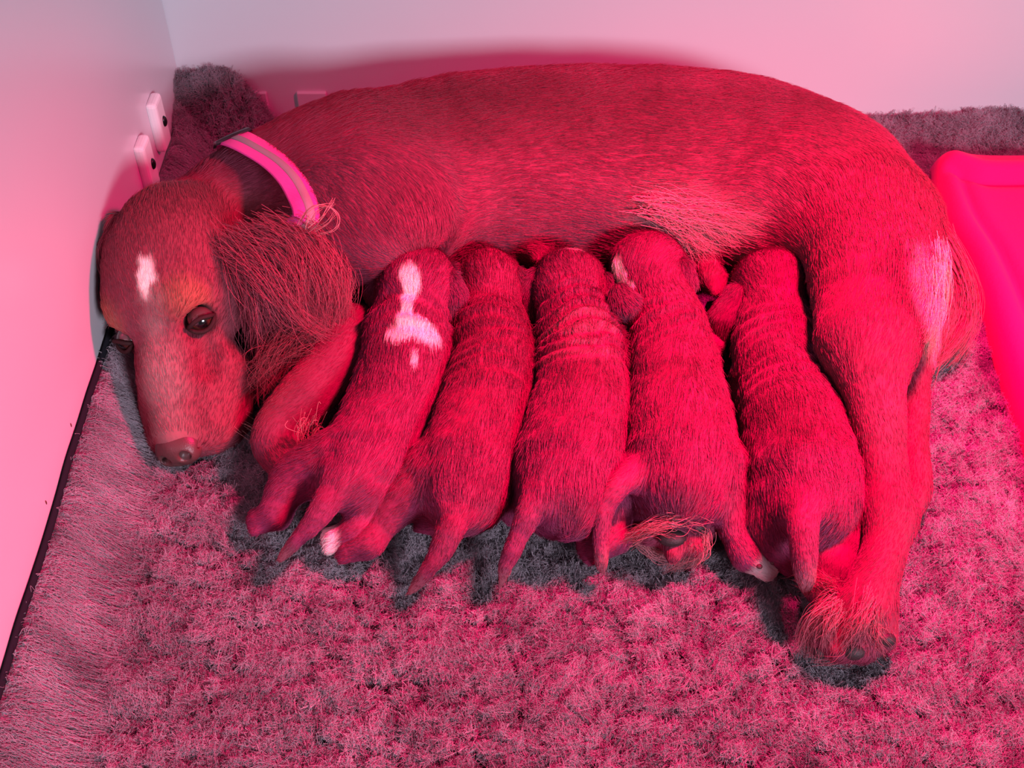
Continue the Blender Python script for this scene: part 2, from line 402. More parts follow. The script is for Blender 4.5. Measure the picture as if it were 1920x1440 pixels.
# ------------------------------------------------------------------ red blanket at the right
def blanket():
    b = empty('blanket', W(1900, 500, 0), 'plain red fleece blanket folded over along its top edge, at the right', 'blanket')
    # outline of the near-left edge, walked from the far corner down to the frame's right edge
    edge = np.array([W(px, py, 0.012)[:2] for px, py in ((1748, 300), (1752, 345), (1775, 410), (1812, 470), (1838, 540), (1862, 620), (1884, 700), (1905, 770), (1932, 850), (1965, 960))])
    t = np.linspace(0, len(edge) - 1, 90); ex = np.interp(t, np.arange(len(edge)), edge[:, 0]); ey_ = np.interp(t, np.arange(len(edge)), edge[:, 1])
    for _ in range(6): ex[1:-1] = (ex[:-2] + ex[1:-1] * 2 + ex[2:]) / 4; ey_[1:-1] = (ey_[:-2] + ey_[1:-1] * 2 + ey_[2:]) / 4
    nu = 90; U = np.concatenate([np.linspace(0, 0.03, 14), np.linspace(0.034, 0.36, nu - 14)])
    X = ex[:, None] + U[None]; Y = np.broadcast_to(ey_[:, None], X.shape).copy()
    yc = ey_[0] - Y
    Pn = np.stack([X.ravel(), Y.ravel(), 0 * X.ravel()], 1)
    Z = 0.026 * np.sqrt(np.clip(1 - (1 - np.clip(U / 0.02, 0, 1)) ** 2, 0, 1))[None] * np.sqrt(np.clip(1 - (1 - np.clip((yc + 0.0) / 0.012, 0, 1)) ** 2, 0, 1))
    Z = Z + 0.010 * np.exp(-((yc - 0.016 - 0.02 * sst(0, 0.05, U)[None]) / 0.016) ** 2) - 0.009 * np.exp(-((yc - 0.030 - 0.024 * sst(0, 0.05, U)[None]) / 0.006) ** 2) * sst(0.004, 0.02, U)[None]
    Z += (0.010 * (noise(Pn, 0.13, 5) - .5) + 0.012 * (noise(Pn * [2, .6, 1], 0.16, 6) - .5)).reshape(X.shape) * sst(0, 0.03, U)[None]
    # a crease from the corner down along the near-left edge
    Z -= 0.006 * np.exp(-((U[None] - 0.022 - 0.04 * yc) / 0.006) ** 2) * sst(0.03, 0.06, yc)
    Z = Z - 0.003
    n0, n1 = X.shape; top = np.stack([X.ravel(), Y.ravel(), Z.ravel()], 1); bot = top.copy(); bot[:, 2] = np.minimum(bot[:, 2] - 0.004, -0.008)
    q = (np.arange(n0 - 1)[:, None] * n1 + np.arange(n1 - 1)[None]).ravel(); T = np.stack([q, q + n1, q + n1 + 1, q + 1], 1)
    B = T[:, ::-1] + n0 * n1; sides = []
    ring = [i * n1 for i in range(n0)] + [(n0 - 1) * n1 + j for j in range(1, n1)] + [i * n1 + n1 - 1 for i in range(n0 - 2, -1, -1)] + [j for j in range(n1 - 2, 0, -1)]
    for a, c in zip(ring, ring[1:] + ring[:1]): sides.append((c, a, a + n0 * n1, c + n0 * n1))
    link('cloth', mesh('blanket_cloth', np.concatenate([top, bot]), np.concatenate([T, B, np.array(sides)])), b, M_BLANKET)
blanket()

# ------------------------------------------------------------------ the mother dog
def P3(px, py, z): return W(px, py, z)
def rp(px, py, z, hw): return hw * depth(W(px, py, z)) / F       # a half width in pixels -> metres there
def add_chain(B, spec, k=0.02, sz=1.0, fw=1.0):
    """spec: (px, py, z, half width in pixels)"""
    B.chain([P3(a, b, c) for a, b, c, _ in spec], [rp(*q) for q in spec], k, sz, fw)

HF = nrm(np.array([0.07, -0.93, -0.36])); HU0 = np.array([-0.40, 0.0, 1.0])
HU = nrm(HU0 - HF * (HU0 @ HF)); HL = np.cross(HU, HF)            # forward, up, the dog's own left
HM = np.stack([HF, HL, HU], 1); HO = W(322, 500, 0.088)
def H(x, y, z): return HO + HM @ np.array([x, y, z])

dog = empty('dog', W(1100, 400, 0.0), 'adult golden-red spaniel lying on its side in a pink collar, nursing the puppies', 'dog')
D = Body()
tor = [(650, 352, .074, .085), (740, 336, .075, .100), (880, 312, .075, .108), (1050, 300, .075, .111), (1220, 300, .075, .111), (1380, 312, .075, .107), (1480, 330, .075, .094)]
D.chain([P3(*q[:3]) for q in tor], [q[3] for q in tor], 0.03, 0.70)
D.ell(P3(1542, 385, .074), (.084, .082, .070), k=0.035, flow=(.6, -.6, 0))
# neck
nk = [(660, 350, .085, .082), (570, 366, .083, .069), (480, 388, .078, .060), (410, 420, .070, .052)]
D.chain([P3(*q[:3]) for q in nk][::-1], [q[3] for q in nk][::-1], 0.035, 0.92)
# chest and shoulder
D.ell(P3(650, 445, .060), (.056, .058, .050), k=0.05, flow=(.5, -.7, 0))
D.ell(P3(700, 400, .105), (.062, .07, .042), k=0.05, flow=(.6, -.6, 0))
# belly and milk bar
for px, py, r in ((820, 420, .042), (960, 415, .044), (1110, 410, .044), (1250, 405, .042), (1350, 410, .042)):
    D.ell(P3(px, py, .042), (r * 1.4, r, r * .8), k=0.04, flow=(1, -.2, 0))
for px, py in ((1005, 480), (1325, 515), (1340, 540)):
    D.cone(P3(px, py - 12, .05), P3(px, py + 4, .055), .012, .006, 0.012)
# upper hind leg
D.chain([P3(1630, 425, .094), P3(1640, 515, .100), P3(1630, 630, .098)], [.062, .053, .038], 0.03, 0.85)
add_chain(D, [(1622, 640, .098, 74), (1640, 740, .085, 58), (1655, 850, .066, 44), (1664, 930, .054, 40), (1668, 985, .047, 38), (1650, 1060, .040, 40), (1615, 1140, .034, 52)], 0.02)
D.ell(P3(1668, 965, .048), (.018, .018, .018), k=0.015)
# paw of that leg: four toes
for (px, py, qx, qy, r) in ((1560, 1140, 1535, 1190, 27), (1590, 1150, 1572, 1215, 30), (1625, 1150, 1618, 1215, 31), (1650, 1140, 1655, 1195, 28)):
    D.cone(P3(px, py, .030), P3(qx, qy, .018), rp(px, py, .03, r), rp(qx, qy, .018, r * .95), 0.010)
# lower hind leg: hock behind the upper one, foot coming out between the puppies
add_chain(D, [(1690, 600, .05, 70), (1705, 720, .035, 38), (1708, 830, .026, 30), (1715, 915, .022, 28), (1700, 960, .018, 24)], 0.015)
add_chain(D, [(1440, 560, .045, 40), (1392, 800, .020, 24), (1372, 900, .016, 24), (1330, 975, .020, 30), (1270, 1000, .022, 44)], 0.012)
for (px, py, qx, qy, r) in ((1270, 990, 1216, 1005, 26), (1280, 985, 1250, 975, 26), (1285, 985, 1305, 980, 27), (1280, 1010, 1300, 1028, 25), (1265, 1015, 1262, 1040, 22)):
    D.cone(P3(px, py, .028), P3(qx, qy, .026), rp(px, py, .028, r), rp(qx, qy, .026, r * .8), 0.008)
# foreleg folded in front of the chest
add_chain(D, [(668, 625, .050, 56), (630, 682, .048, 56), (575, 742, .042, 54), (525, 795, .034, 47), (515, 835, .028, 42), (550, 870, .024, 40), (600, 882, .020, 30)], 0.016)
# tail
add_chain(D, [(1700, 440, .06, 60), (1765, 480, .05, 30), (1795, 550, .036, 22), (1793, 610, .026, 20), (1755, 660, .018, 18), (1715, 705, .014, 13)], 0.015)
# head
def hc(a, b, ra, rb, k=0.015, **kw): D.cone(H(*a), H(*b), ra, rb, k, **kw)
def he(c, r, k=0.015, **kw): D.ell(H(*c), r, HM, k, **kw)
BK = tuple(-HF)
he((-.012, 0, 0.0), (.062, .052, .050), 0.03, flow=BK)
he((.018, 0, .012), (.045, .044, .036), 0.03, flow=BK)
for s in (1, -1):
    he((.040, s * .027, .022), (.021, .017, .014), 0.015, flow=BK)             # brow
    he((.018, s * .037, -.018), (.045, .026, .032), 0.02, flow=BK)             # cheek
    hc((.086, s * .024, -.028), (.136, s * .019, -.038), .0245, .0225, 0.02, flow=BK)   # flews
    hc((.090, s * .036, -.046), (.126, s * .029, -.053), .014, .014, 0.02, flow=BK)
hc((.045, 0, -.004), (.095, 0, -.012), .030, .0255, 0.025, flow=BK)
hc((.095, 0, -.012), (.143, 0, -.020), .0255, .0205, 0.015, flow=BK)
hc((.01, 0, -.050), (.125, 0, -.052), .028, .017, 0.015, flow=BK)
EYES = [H(.060, s * .0345, .004) for s in (1, -1)]
for e in EYES:
    D.ell(e + HM @ np.array([.030, 0, -.012]), (.014, .008, .007), HM, k=0.012, sub=True)
    D.ell(e + HM @ np.array([.004, 0, .006]), (.015, .0115, .0095), HM, k=0.006, sub=True)
def dog_post(P):
    return 0.0016 * (noise(P, 0.035, 3) - .5) + 0.0030 * (noise(P * np.array([.6, 1, 1]), 0.075, 5) - .5)
D.post = dog_post
V, Q = D.build(0.0030)
DBVH = BVHTree.FromPolygons(V.tolist(), Q.tolist())
def on(bvh, px, py):
    u, v = (px - CX) / F, (CY - py) / F; s = math.sqrt(0.5)
    h = bvh.ray_cast(Vector(CAM), Vector((u, s + v * s, -s + v * s)).normalized()); return np.array(h[0]) if h[0] else W(px, py, .06)

def spot(P, c, r, seed=1, soft=0.35, wob=0.5, sc=0.012):
    """soft-edged ragged patch of the coat round the point c"""
    d = np.linalg.norm((P - c) / r, axis=1) + wob * (noise(P, sc, seed) - .5); return sst(1 + soft, 1 - soft, d)
def mix(a, b, w): return a * (1 - w[:, None]) + np.asarray(b, float)[None] * w[:, None]

T0 = on(DBVH, 273, 515); LEG = [on(DBVH, 1560, 620)]
BLZ = [on(DBVH, *q) for q in ((285, 560), (292, 610), (300, 670), (306, 730), (312, 800))]
SAD = [on(DBVH, *q) for q in ((830, 215), (1160, 215), (1330, 235), (1010, 190), (1480, 200), (760, 200))]
CRM = [on(DBVH, *q) for q in ((1290, 425), (1350, 440), (1240, 405))]
FTH = [on(DBVH, *q) for q in ((1745, 560), (1740, 500), (1748, 620))]
def dog_color(P):
    c = np.tile(np.array([0.205, 0.033, 0.070]), (len(P), 1))
    c *= (1 + 0.28 * (noise(P, 0.05, 2) - .5) + 0.22 * (noise(P, 0.012, 6) - .5))[:, None]
    for s in SAD: c = mix(c, (0.12, 0.026, 0.040), 0.65 * spot(P, s, np.array([.07, .05, .05]), 3, .6))
    for s in CRM: c = mix(c, (0.48, 0.17, 0.20), 0.75 * spot(P, s, np.array([.032, .024, .03]), 4, .6))
    for s in FTH: c = mix(c, (0.62, 0.40, 0.34), 0.8 * spot(P, s, np.array([.014, .022, .03]), 5, .6))
    q = (P - HO) @ HM
    hd = sst(.09, .07, np.linalg.norm(q - [.05, 0, 0], axis=1) * .62)
    c = mix(c, (0.25, 0.055, 0.062), 0.5 * hd)
    for i, s in enumerate(BLZ): c = mix(c, (0.42, 0.27, 0.25), (0.45, 0.45, .55, .5, .35)[i] * spot(P, s, (.011, .011, .017, .018, .018)[i], 6, .6))
    for s in EYES: c = mix(c, (0.40, 0.14, 0.075), 0.6 * spot(P, s + HU * .02 - HF * .01, .017, 8, .6))
    c = mix(c, (0.92, 0.86, 0.76), spot(P, T0, np.array([.0075, .015, .015]), 7, .35, .7, .006))
    for s in EYES: c = mix(c, (0.028, 0.014, 0.014), spot(P, s, .0135, 9, .18, .2))
    return c
cV = dog_color(V)
bm_ = mesh('dog_body', V, Q); vcol(bm_, cV); link('body', bm_, dog, M_SKIN)

def eye_near(P): return np.min([np.linalg.norm(P - e, axis=1) for e in EYES], 0)
NOSE = H(.156, 0, -.020)
def fur_dog(n):
    rng = np.random.RandomState(11)
    P, N = scatter(V, Q, n, rng, lambda p, nn: (nn[:, 2] > -.55) & (eye_near(p) > .0128) & (np.linalg.norm(p - NOSE, axis=1) > .0185) & (p[:, 2] > -0.004))
    T = D.flow(P) + vnoise(P, 0.05, 2) * 0.25
    q = (P - HO) @ HM; hd = sst(.12, .09, np.linalg.norm(q - [.06, 0, -.01], axis=1))
    th = np.clip(D.rad / .05, .45, 1); ln = (0.0095 * th * (1 - hd) + 0.0050 * hd) * (0.7 + 0.6 * rng.rand(len(P)))
    cr = np.max([spot(P, s, np.array([.04, .03, .03]), 4) for s in CRM + FTH], 0); ln = ln * (1 + 1.1 * cr)
    st = strands(P, N, T, ln, 0.15 + 0.05 * cr, 4, wave=0.10, wscale=0.012, rnd=0.08, rng=rng)
    c = dog_color(P) * (0.84 + 0.36 * rng.rand(len(P), 1))
    o = hairs('fur', st, 0.00017, c, M_FUR, dog); o['kind'] = 'stuff'
fur_dog(260000)

# eyes
for s, e in zip((1, -1), EYES):
    n, m = 28, 20; Vv, Fc = ball((0, 0, 0), (1, 1, 1), n, m); Vv = np.array(Vv)
    ax = nrm(HM @ np.array([.75, s * .45, .40])); cc = np.zeros((len(Vv), 3)); an = np.degrees(np.arccos(np.clip(Vv @ ax, -1, 1)))
    cc[:] = (0.10, 0.05, 0.05); cc[an < 48] = (0.050, 0.016, 0.010); cc[an < 24] = (0.003, 0.003, 0.003)
    em = mesh('eye', e + Vv * 0.0108, Fc); vcol(em, cc); link('eye', em, dog, M_EYE)
    # lids: two dark arcs that narrow the eye to an almond
    for nm, zz, off in (('upper_lid', 1, .0054), ('lower_lid', -1, -.0060)):
        L = Body(); pts = []
        for t in np.linspace(-1, 1, 9):
            yy = s * t * .0125; z_ = off * (1 - t * t) + .0004; x_ = math.sqrt(max(.0125 ** 2 - (t * .0118) ** 2 - z_ ** 2, 0)) + .0012
            a = ax; side = nrm(HL * s - a * (HL * s @ a)); up = nrm(np.cross(a, side)) * s
            up = up if up @ HU > 0 else -up
            pts.append(e + a * x_ * .88 + side * t * .0122 + up * z_)
        L.chain(pts, [.0012] + [.0019] * 7 + [.0012], 0.002); Vl, Ql = L.build(.0009)
        lm = mesh('lid', Vl, Ql); vcol(lm, np.tile([[0.035, 0.016, 0.016]], (len(Vl), 1))); lo = link('eyelid', lm, dog, M_SKIN)

# nose
Nb = Body()
Nb.ell(NOSE - HF * .003, (.016, .0190, .0145), HM, 0.006); Nb.ell(H(.158, 0, -.029), (.008, .012, .008), HM, 0.008)
for s in (1, -1):
    Nb.ell(H(.158, s * .010, -.022), (.010, .0085, .008), HM, 0.005)
    Nb.ell(H(.167, s * .0088, -.0165), (.006, .0042, .0042), HM, 0.003, sub=True)
    Nb.cone(H(.166, s * .010, -.019), H(.156, s * .0185, -.022), .0018, .0018, 0.002, sub=True)
Nb.cone(H(.170, 0, -.02), H(.166, 0, -.036), .0012, .0012, .002, sub=True)
Vn, Qn = Nb.build(.0012); link('nose', mesh('nose', Vn, Qn), dog, M_NOSE)

# whiskers and chin hairs
rng = np.random.RandomState(21); wp = []
for s in (1, -1):
    for i in range(16):
        b = H(.118 + .02 * rng.rand(), s * (.030 + .004 * rng.rand()), -.035 - .014 * rng.rand()); d = HM @ np.array([.25 + .5 * rng.rand(), s, -.25 + .3 * rng.randn()]); d = nrm(d)
        L = .016 + .018 * rng.rand(); wp.append([b + d * L * t + np.array([0, 0, -.006 * t * t]) for t in np.linspace(0, 1, 5)])
hairs('whiskers', np.array(wp), .00013, np.tile([[.75, .55, .45]], (len(wp), 1)), M_WHISK, dog)['kind'] = 'stuff'

# ears: flat leathery flaps hung with long wavy hair
def ear(spec, thick, fur_n, tufts, seed, sideflow=None):
    E = Body()
    for (a, b) in zip(spec, spec[1:]):
        pa, pb = P3(*a[:3]), P3(*b[:3]); ra, rb = rp(*a), rp(*b)
        f = nrm(pb - pa); E.cone(pa, pb, ra, rb, 0.012, thick)
    V, Q = E.build(.0026); rng = np.random.RandomState(seed)
    m = mesh('ear', V, Q); c = dog_color(V) * 0.75; vcol(m, c); eo = link('ear', m, dog, M_SKIN)
    P, N = scatter(V, Q, fur_n, rng, lambda p, n: n[:, 2] > -.3)
    T = E.flow(P) + vnoise(P, 0.022, 5) * 0.55
    t = np.clip(((P - P3(*spec[0][:3])) @ nrm(P3(*spec[-1][:3]) - P3(*spec[0][:3]))) / .12, 0, 1)
    ln = (.012 + .034 * t) * (.6 + .7 * rng.rand(len(P)))
    st = strands(P, N, T, ln, .22, 8, wave=.22, wscale=.03, rnd=.05, rng=rng, gravity=.05, seed=seed)
    lk = noise(P, .006, 3)
    c = np.array([.24, .042, .07]) * (.55 + .75 * lk[:, None] + .35 * rng.rand(len(P), 1)); c = mix(c, (.38, .13, .14), .7 * sst(.55, .8, lk))
    o = hairs('ear_fur', st, .00024, c, M_FUR, eo); o['kind'] = 'stuff'
    return eo
ear([(445, 452, .105, 30), (505, 458, .106, 46), (560, 500, .096, 56), (580, 560, .076, 48), (555, 610, .056, 30)], .40, 15000, None, 31)
ear([(228, 420, .115, 24), (212, 470, .10, 22), (208, 540, .08, 16)], .8, 2500, None, 32)

def locks(name, spec, color, rad, n, spread, seed, wob=.005):
    """hand-laid locks: (list of (px,py,z)) control points, n strands each"""
    rng = np.random.RandomState(seed); out = []
    for ctl in spec:
        C = np.array([P3(*q) if q[2] is not None else (lambda h: h + nrm(CAM - h) * .005)(on(DBVH, q[0], q[1])) for q in ctl]); k = 12; t = np.linspace(0, len(C) - 1, k)
        base = np.stack([np.interp(t, np.arange(len(C)), C[:, i]) for i in range(3)], 1)
        for _ in range(3): base[1:-1] = (base[:-2] + 2 * base[1:-1] + base[2:]) / 4
        for _ in range(n):
            o = rng.randn(3) * spread; o2 = rng.randn(3) * spread; w = np.linspace(0, 1, k)[:, None]
            out.append(base + o * (1 - .3 * w) + o2 * w + np.sin(w * 6 + rng.rand() * 6) * rng.randn(3) * wob)
    out = np.array(out); c = np.asarray(color)[None] * (.6 + .8 * rng.rand(len(out), 1))
    o = hairs(name, out, rad, c, M_FUR, dog); o['kind'] = 'stuff'; return o
# pale curls at the top of the near ear, loose strands down its edge
locks('ear_curl', [[(562, 420, .145), (570, 395, .158), (590, 378, .165), (620, 376, .165), (642, 395, .158), (645, 420, .150), (625, 440, .145), (600, 438, .142)],
                   [(575, 425, .15), (585, 400, .16), (605, 385, .165), (628, 382, .163)], [(580, 430, .15), (605, 410, .16), (622, 385, .165), (628, 372, .168)],
                   [(590, 432, .148), (612, 420, .155), (630, 400, .16)]], (.50, .19, .20), .00032, 4, .0010, 41, .0006)
locks('ear_feather', [[(540, 425, .122), (592, 440, .124), (628, 485, .112), (640, 545, .095), (618, 610, .07)], [(500, 430, .124), (562, 448, .126), (606, 500, .118), (622, 560, .092), (600, 625, .06)],
                      [(455, 440, .122), (528, 462, .126), (572, 520, .114), (560, 580, .085), (575, 640, .05)], [(425, 455, .115), (462, 505, .112), (492, 560, .095), (486, 620, .065), (492, 660, .04)],
                      [(425, 460, .118), (482, 495, .120), (522, 540, .108), (560, 600, .08), (625, 634, .065)], [(440, 470, .115), (500, 530, .108), (512, 590, .08), (545, 640, .055), (600, 645, .05)],
                      [(500, 440, .126), (566, 476, .122), (560, 545, .104), (595, 600, .07)]], (.28, .055, .085), .00021, 240, .0058, 42)
# feathering behind the thigh, on tail, chest, foreleg and paws
locks('tail_feather', [[(1765, 450, .07), (1800, 520, .06), (1812, 590, .045), (1790, 640, .03), (1740, 680, .02)], [(1755, 430, .08), (1790, 490, .07), (1815, 560, .05), (1818, 610, .035), (1780, 660, .02)],
                       [(1730, 430, .09), (1755, 520, .075), (1750, 600, .055), (1735, 650, .04)], [(1740, 460, .09), (1770, 540, .07), (1765, 610, .05), (1740, 660, .03)],
                       [(1765, 590, .05), (1745, 650, .035), (1720, 700, .03), (1705, 760, .025)]], (.36, .085, .12), .00020, 240, .0044, 43, .002)
locks('thigh_feather', [[(1755, 470, None), (1762, 530, None), (1752, 590, None), (1730, 630, None)], [(1745, 500, None), (1748, 560, None), (1735, 620, None)]], (.66, .44, .36), .00018, 320, .0042, 44, .0015)
locks('belly_feather', [[(1215, 385, None), (1270, 400, None), (1330, 420, None), (1380, 450, None)], [(1230, 395, None), (1290, 430, None), (1340, 460, None)], [(1200, 380, None), (1260, 390, None), (1340, 400, None), (1420, 420, None)],
                        [(1250, 410, None), (1300, 450, None), (1330, 480, None)]], (.48, .17, .20), .00022, 110, .0048, 45)
locks('paw_feather', [[(1560, 1130, .045), (1530, 1150, .04), (1515, 1190, .02), (1510, 1215, .008)], [(1570, 1140, .045), (1550, 1180, .035), (1545, 1225, .012)], [(1630, 1120, .05), (1610, 1170, .045), (1590, 1200, .03)],
                      [(1640, 1150, .045), (1640, 1190, .035), (1655, 1215, .018)], [(1600, 1190, .035), (1580, 1225, .018), (1530, 1222, .006)], [(1560, 1100, .045), (1530, 1090, .035), (1508, 1085, .02)]], (.40, .11, .15), .00017, 150, .0036, 46, .0014)
locks('hind_foot_feather', [[(1205, 1015, .02), (1225, 1035, .015), (1262, 1040, .012), (1275, 1030, .012)], [(1300, 1030, .03), (1280, 1050, .015), (1250, 1062, .006)], [(1318, 1000, .03), (1318, 1030, .02), (1290, 1058, .006)],
                           [(1180, 1010, .03), (1220, 990, .045), (1255, 985, .05)], [(1255, 975, .05), (1285, 970, .052), (1315, 975, .045)]], (.46, .15, .18), .00018, 80, .0032, 47, .0014)
locks('foreleg_feather', [[(573, 785, .06), (565, 810, .055), (568, 840, .045), (585, 850, .04)], [(600, 790, .06), (580, 815, .05), (575, 845, .045)]], (.40, .12, .13), .00024, 16, .0022, 48)
locks('chest_feather', [[(560, 620, .07), (520, 650, .06), (495, 690, .05), (500, 720, .04)], [(590, 640, .07), (540, 660, .06), (510, 700, .045)], [(560, 600, .075), (540, 640, .065), (520, 690, .05), (480, 730, .035)]], (.18, .034, .046), .00020, 150, .006, 49)
# paw pads
for (px, py, rr) in ((1260, 1008, (.0135, .009, .0075)), (1304, 982, (.0105, .009, .007)), (1600, 1222, (.011, .007, .008)), (1660, 1200, (.009, .006, .008)), (1540, 1222, (.008, .006, .006))):
    h = on(DBVH, px, py); c = h - nrm(CAM - h) * (.0015 if px < 1400 else .0035)
    Vv, Fc = ball(c, [q * .8 for q in rr]); link('paw_pad', mesh('pad', Vv, Fc), dog, M_PAD)

# ------------------------------------------------------------------ collar
def collar():
    c = empty('dog_collar', P3(490, 310, .15), 'bright pink webbing dog collar with a grey stripe and black slider', 'collar')
    A = [P3(*q) for q in ((415, 255, .105), (432, 248, .140), (470, 252, .165), (498, 292, .178), (518, 345, .176), (522, 400, .160), (522, 440, .130))]
    # ride on the neck: push each sample out to the surface of the neck
    t = np.linspace(0, len(A) - 1, 60); A = np.array(A); L = np.stack([np.interp(t, np.arange(len(A)), A[:, i]) for i in range(3)], 1)
    for _ in range(8): L[1:-1] = (L[:-2] + 2 * L[1:-1] + L[2:]) / 4
    ctr = P3(545, 352, .085); axis = nrm(P3(620, 350, .088) - P3(430, 375, .092))
    out = []; 
    for p in L:
        h = DBVH.find_nearest(Vector(p)); q = np.array(h[0]); n = np.array(h[1]); out.append(q + n * .0045)
    L = np.array(out)
    for _ in range(10): L[1:-1] = (L[:-2] + 2 * L[1:-1] + L[2:]) / 4
    tg = nrm(np.gradient(L, axis=0)); ctr = L.mean(0) - np.array([0, 0, .05])
    nn = nrm((L - ctr) - tg * ((L - ctr) * tg).sum(1, keepdims=True)); sd = np.cross(tg, nn)
    def ribbon(name, hw, th, lift, m, i0=0, i1=60, off=0.0):
        Vv, Fc, uv = [], [], []
        prof = [(-hw, 0), (-hw * .9, th), (0, th * 1.15), (hw * .9, th), (hw, 0), (0, -th * .5)]
        for j in range(i0, i1):
            for a, b in prof: Vv.append(L[j] + sd[j] * (a + off) + nn[j] * (b + lift))
        k = len(prof)
        for j in range(i1 - i0 - 1):
            for i in range(k): Fc.append((j * k + i, j * k + (i + 1) % k, (j + 1) * k + (i + 1) % k, (j + 1) * k + i))
        Fc.append(tuple(range(k))[::-1]); Fc.append(tuple((i1 - i0 - 1) * k + i for i in range(k)))
        me = mesh(name, Vv, Fc); ul = me.uv_layers.new(name='UVMap')
        for lp in me.loops: ul.data[lp.index].uv = ((lp.vertex_index // k) / 60 * .5, (lp.vertex_index % k) / k * .02)
        return link(name, me, c, m)
    st = ribbon('strap', .0145, .0016, 0, M_STRAP)
    ribbon('reflective_stripe', .0038, .0006, .0018, M_STRIPE)
    a = ribbon('slider_buckle', .0175, .0034, .0006, M_BUCKLE, 5, 11)
collar()

# ------------------------------------------------------------------ the puppies
GROUP = 'puppies nursing in a row'
def puppy(label, spine, tail, legs, head, ears, folds, marks, seed, base=(.225, .025, .084), dark=None, pads=(), paws_white=(), nf=52000):
    root = empty('puppy', P3(spine[len(spine) // 2][0], spine[len(spine) // 2][1], 0), label, 'puppy', GROUP)
    B = Body(); add_chain(B, spine, 0.02)
    hx, hy, hz, hw, hdir = head; hc_ = P3(hx, hy, hz); r = rp(hx, hy, hz, hw); f = nrm(hdir)
    up = nrm(np.array([0, 0, 1.0]) - f * f[2]); lf = np.cross(up, f); M = np.stack([f, lf, up], 1)
    B.ell(hc_, (r * 1.12, r, r * .95), M, 0.015, flow=-f)
    B.ell(hc_ + f * r * 1.0 - up * r * .30, (r * .65, r * .62, r * .5), M, 0.018, flow=-f)     # muzzle
    for s in (1, -1): B.ell(hc_ + f * r * .3 + lf * s * r * .5 - up * r * .25, (r * .5, r * .45, r * .5), M, .015, flow=-f)
    for L in legs: add_chain(B, L[:-1], 0.012); 
    for L in legs:                                    # toes
        a, b = P3(*L[-2][:3]), P3(*L[-1][:3]); r0 = rp(*L[-1]); dr = nrm(b - a); sd = nrm(np.cross(dr, [0, 0, 1.0]))
        B.cone(a, b, rp(*L[-2]), r0 * .9, .008)
        for t in (-1.05, -.36, .36, 1.05): B.cone(b + sd * t * r0 * .55 - dr * r0 * .3, b + sd * t * r0 * .72 + dr * r0 * (.75 - .15 * abs(t)), r0 * .46, r0 * .40, .003)
    add_chain(B, [(a, b, c + (.006 if 0 < i < len(tail) - 1 else 0), d * (.78 if i else .85)) for i, (a, b, c, d) in enumerate(tail)], 0.009)
    sp = np.array([P3(*q[:3]) for q in spine])
    def post(P):
        o = 0.0022 * (noise(P, 0.022, seed) - .5) + .0012 * (noise(P, .009, seed + 1) - .5)
        for (px, py, z, rad, lam, amp) in folds:
            c = P3(px, py, z); ax = nrm(sp[2] - sp[0]); s = (P - c) @ ax + .022 * (noise(P, .034, seed + 4) - .5)
            m = sst(1.0, .55, np.linalg.norm(P - c, axis=1) / rad); o = o + .75 * amp * np.sin(2 * np.pi * s / lam) * m * (.25 + 1.2 * noise(P, .02, seed + 8))
        return o
    B.post = post
    V, Q = B.build(.0026); bv = BVHTree.FromPolygons(V.tolist(), Q.tolist())
    mk = [(on(bv, *m[0]), m[1], m[2], m[3]) for m in marks]
    wp = [P3(*q) for q in paws_white]; tip = P3(*tail[-1][:3])
    def colr(P):
        c = np.tile(np.array(base), (len(P), 1)) * (1 + .30 * (noise(P, .03, seed) - .5) + .30 * (noise(P, .007, seed + 2) - .5))[:, None]
        if dark is not None:
            for d in dark: c = mix(c, (.12, .018, .038), .6 * spot(P, on(bv, *d[0]), d[1], seed + 3, .6))
        for (cc, rr, col_, st) in mk: c = mix(c, col_, st * spot(P, cc, np.asarray(rr), seed + 5, .22, .75, .007))
        for w in wp: c = mix(c, (.86, .78, .76), spot(P, w, .014, seed, .3))
        c = mix(c, (.38, .14, .15), .5 * spot(P, tip, .02, seed, .5))
        return c
    m = mesh('puppy_body', V, Q); vcol(m, colr(V)); link('body', m, root, M_SKIN)
    rng = np.random.RandomState(seed + 50)
    P, N = scatter(V, Q, nf, rng, lambda p, n: (n[:, 2] > -.6) & (p[:, 2] > -.003))
    T = B.flow(P); th = np.clip(B.rad / .034, .35, 1); T = T + vnoise(P, .018, seed) * .30
    st = strands(P, N, T, .0092 * th * (.6 + .7 * rng.rand(len(P))), (.14), 4, wave=.14, wscale=.010, rnd=.11, rng=rng, seed=seed)
    c = colr(P) * (.84 + .36 * rng.rand(len(P), 1))
    hairs('fur', st, .00015, c, M_FUR, root)['kind'] = 'stuff'
    for e in ears:
        e = [(a, b, c + .010, d * 1.1) for a, b, c, d in e]; E = Body(); add_chain(E, e, .010, .6); Ve, Qe = E.build(.0020)
        em = mesh('puppy_ear', Ve, Qe); vcol(em, colr(Ve) * .62); eo = link('ear', em, root, M_SKIN)
        P, N = scatter(Ve, Qe, 2600, rng, lambda p, n: n[:, 2] > -.4); T = E.flow(P) + vnoise(P, .02, seed) * .2
        hairs('ear_fur', strands(P, N, T, .006 * (.6 + .7 * rng.rand(len(P))), .16, 4, wave=.1, rng=rng), .0002, colr(P) * .68 * (.7 + .6 * rng.rand(len(P), 1)), M_FUR, eo)['kind'] = 'stuff'
    for (px, py, rr) in pads:
        h = on(bv, px, py); Vv, Fc = ball(h, (rr, rr, rr * .8), 12, 8); link('paw_pad', mesh('pup_pad', Vv, Fc), root, M_PINKPAD)
    return root
WHT = (.93, .86, .74)

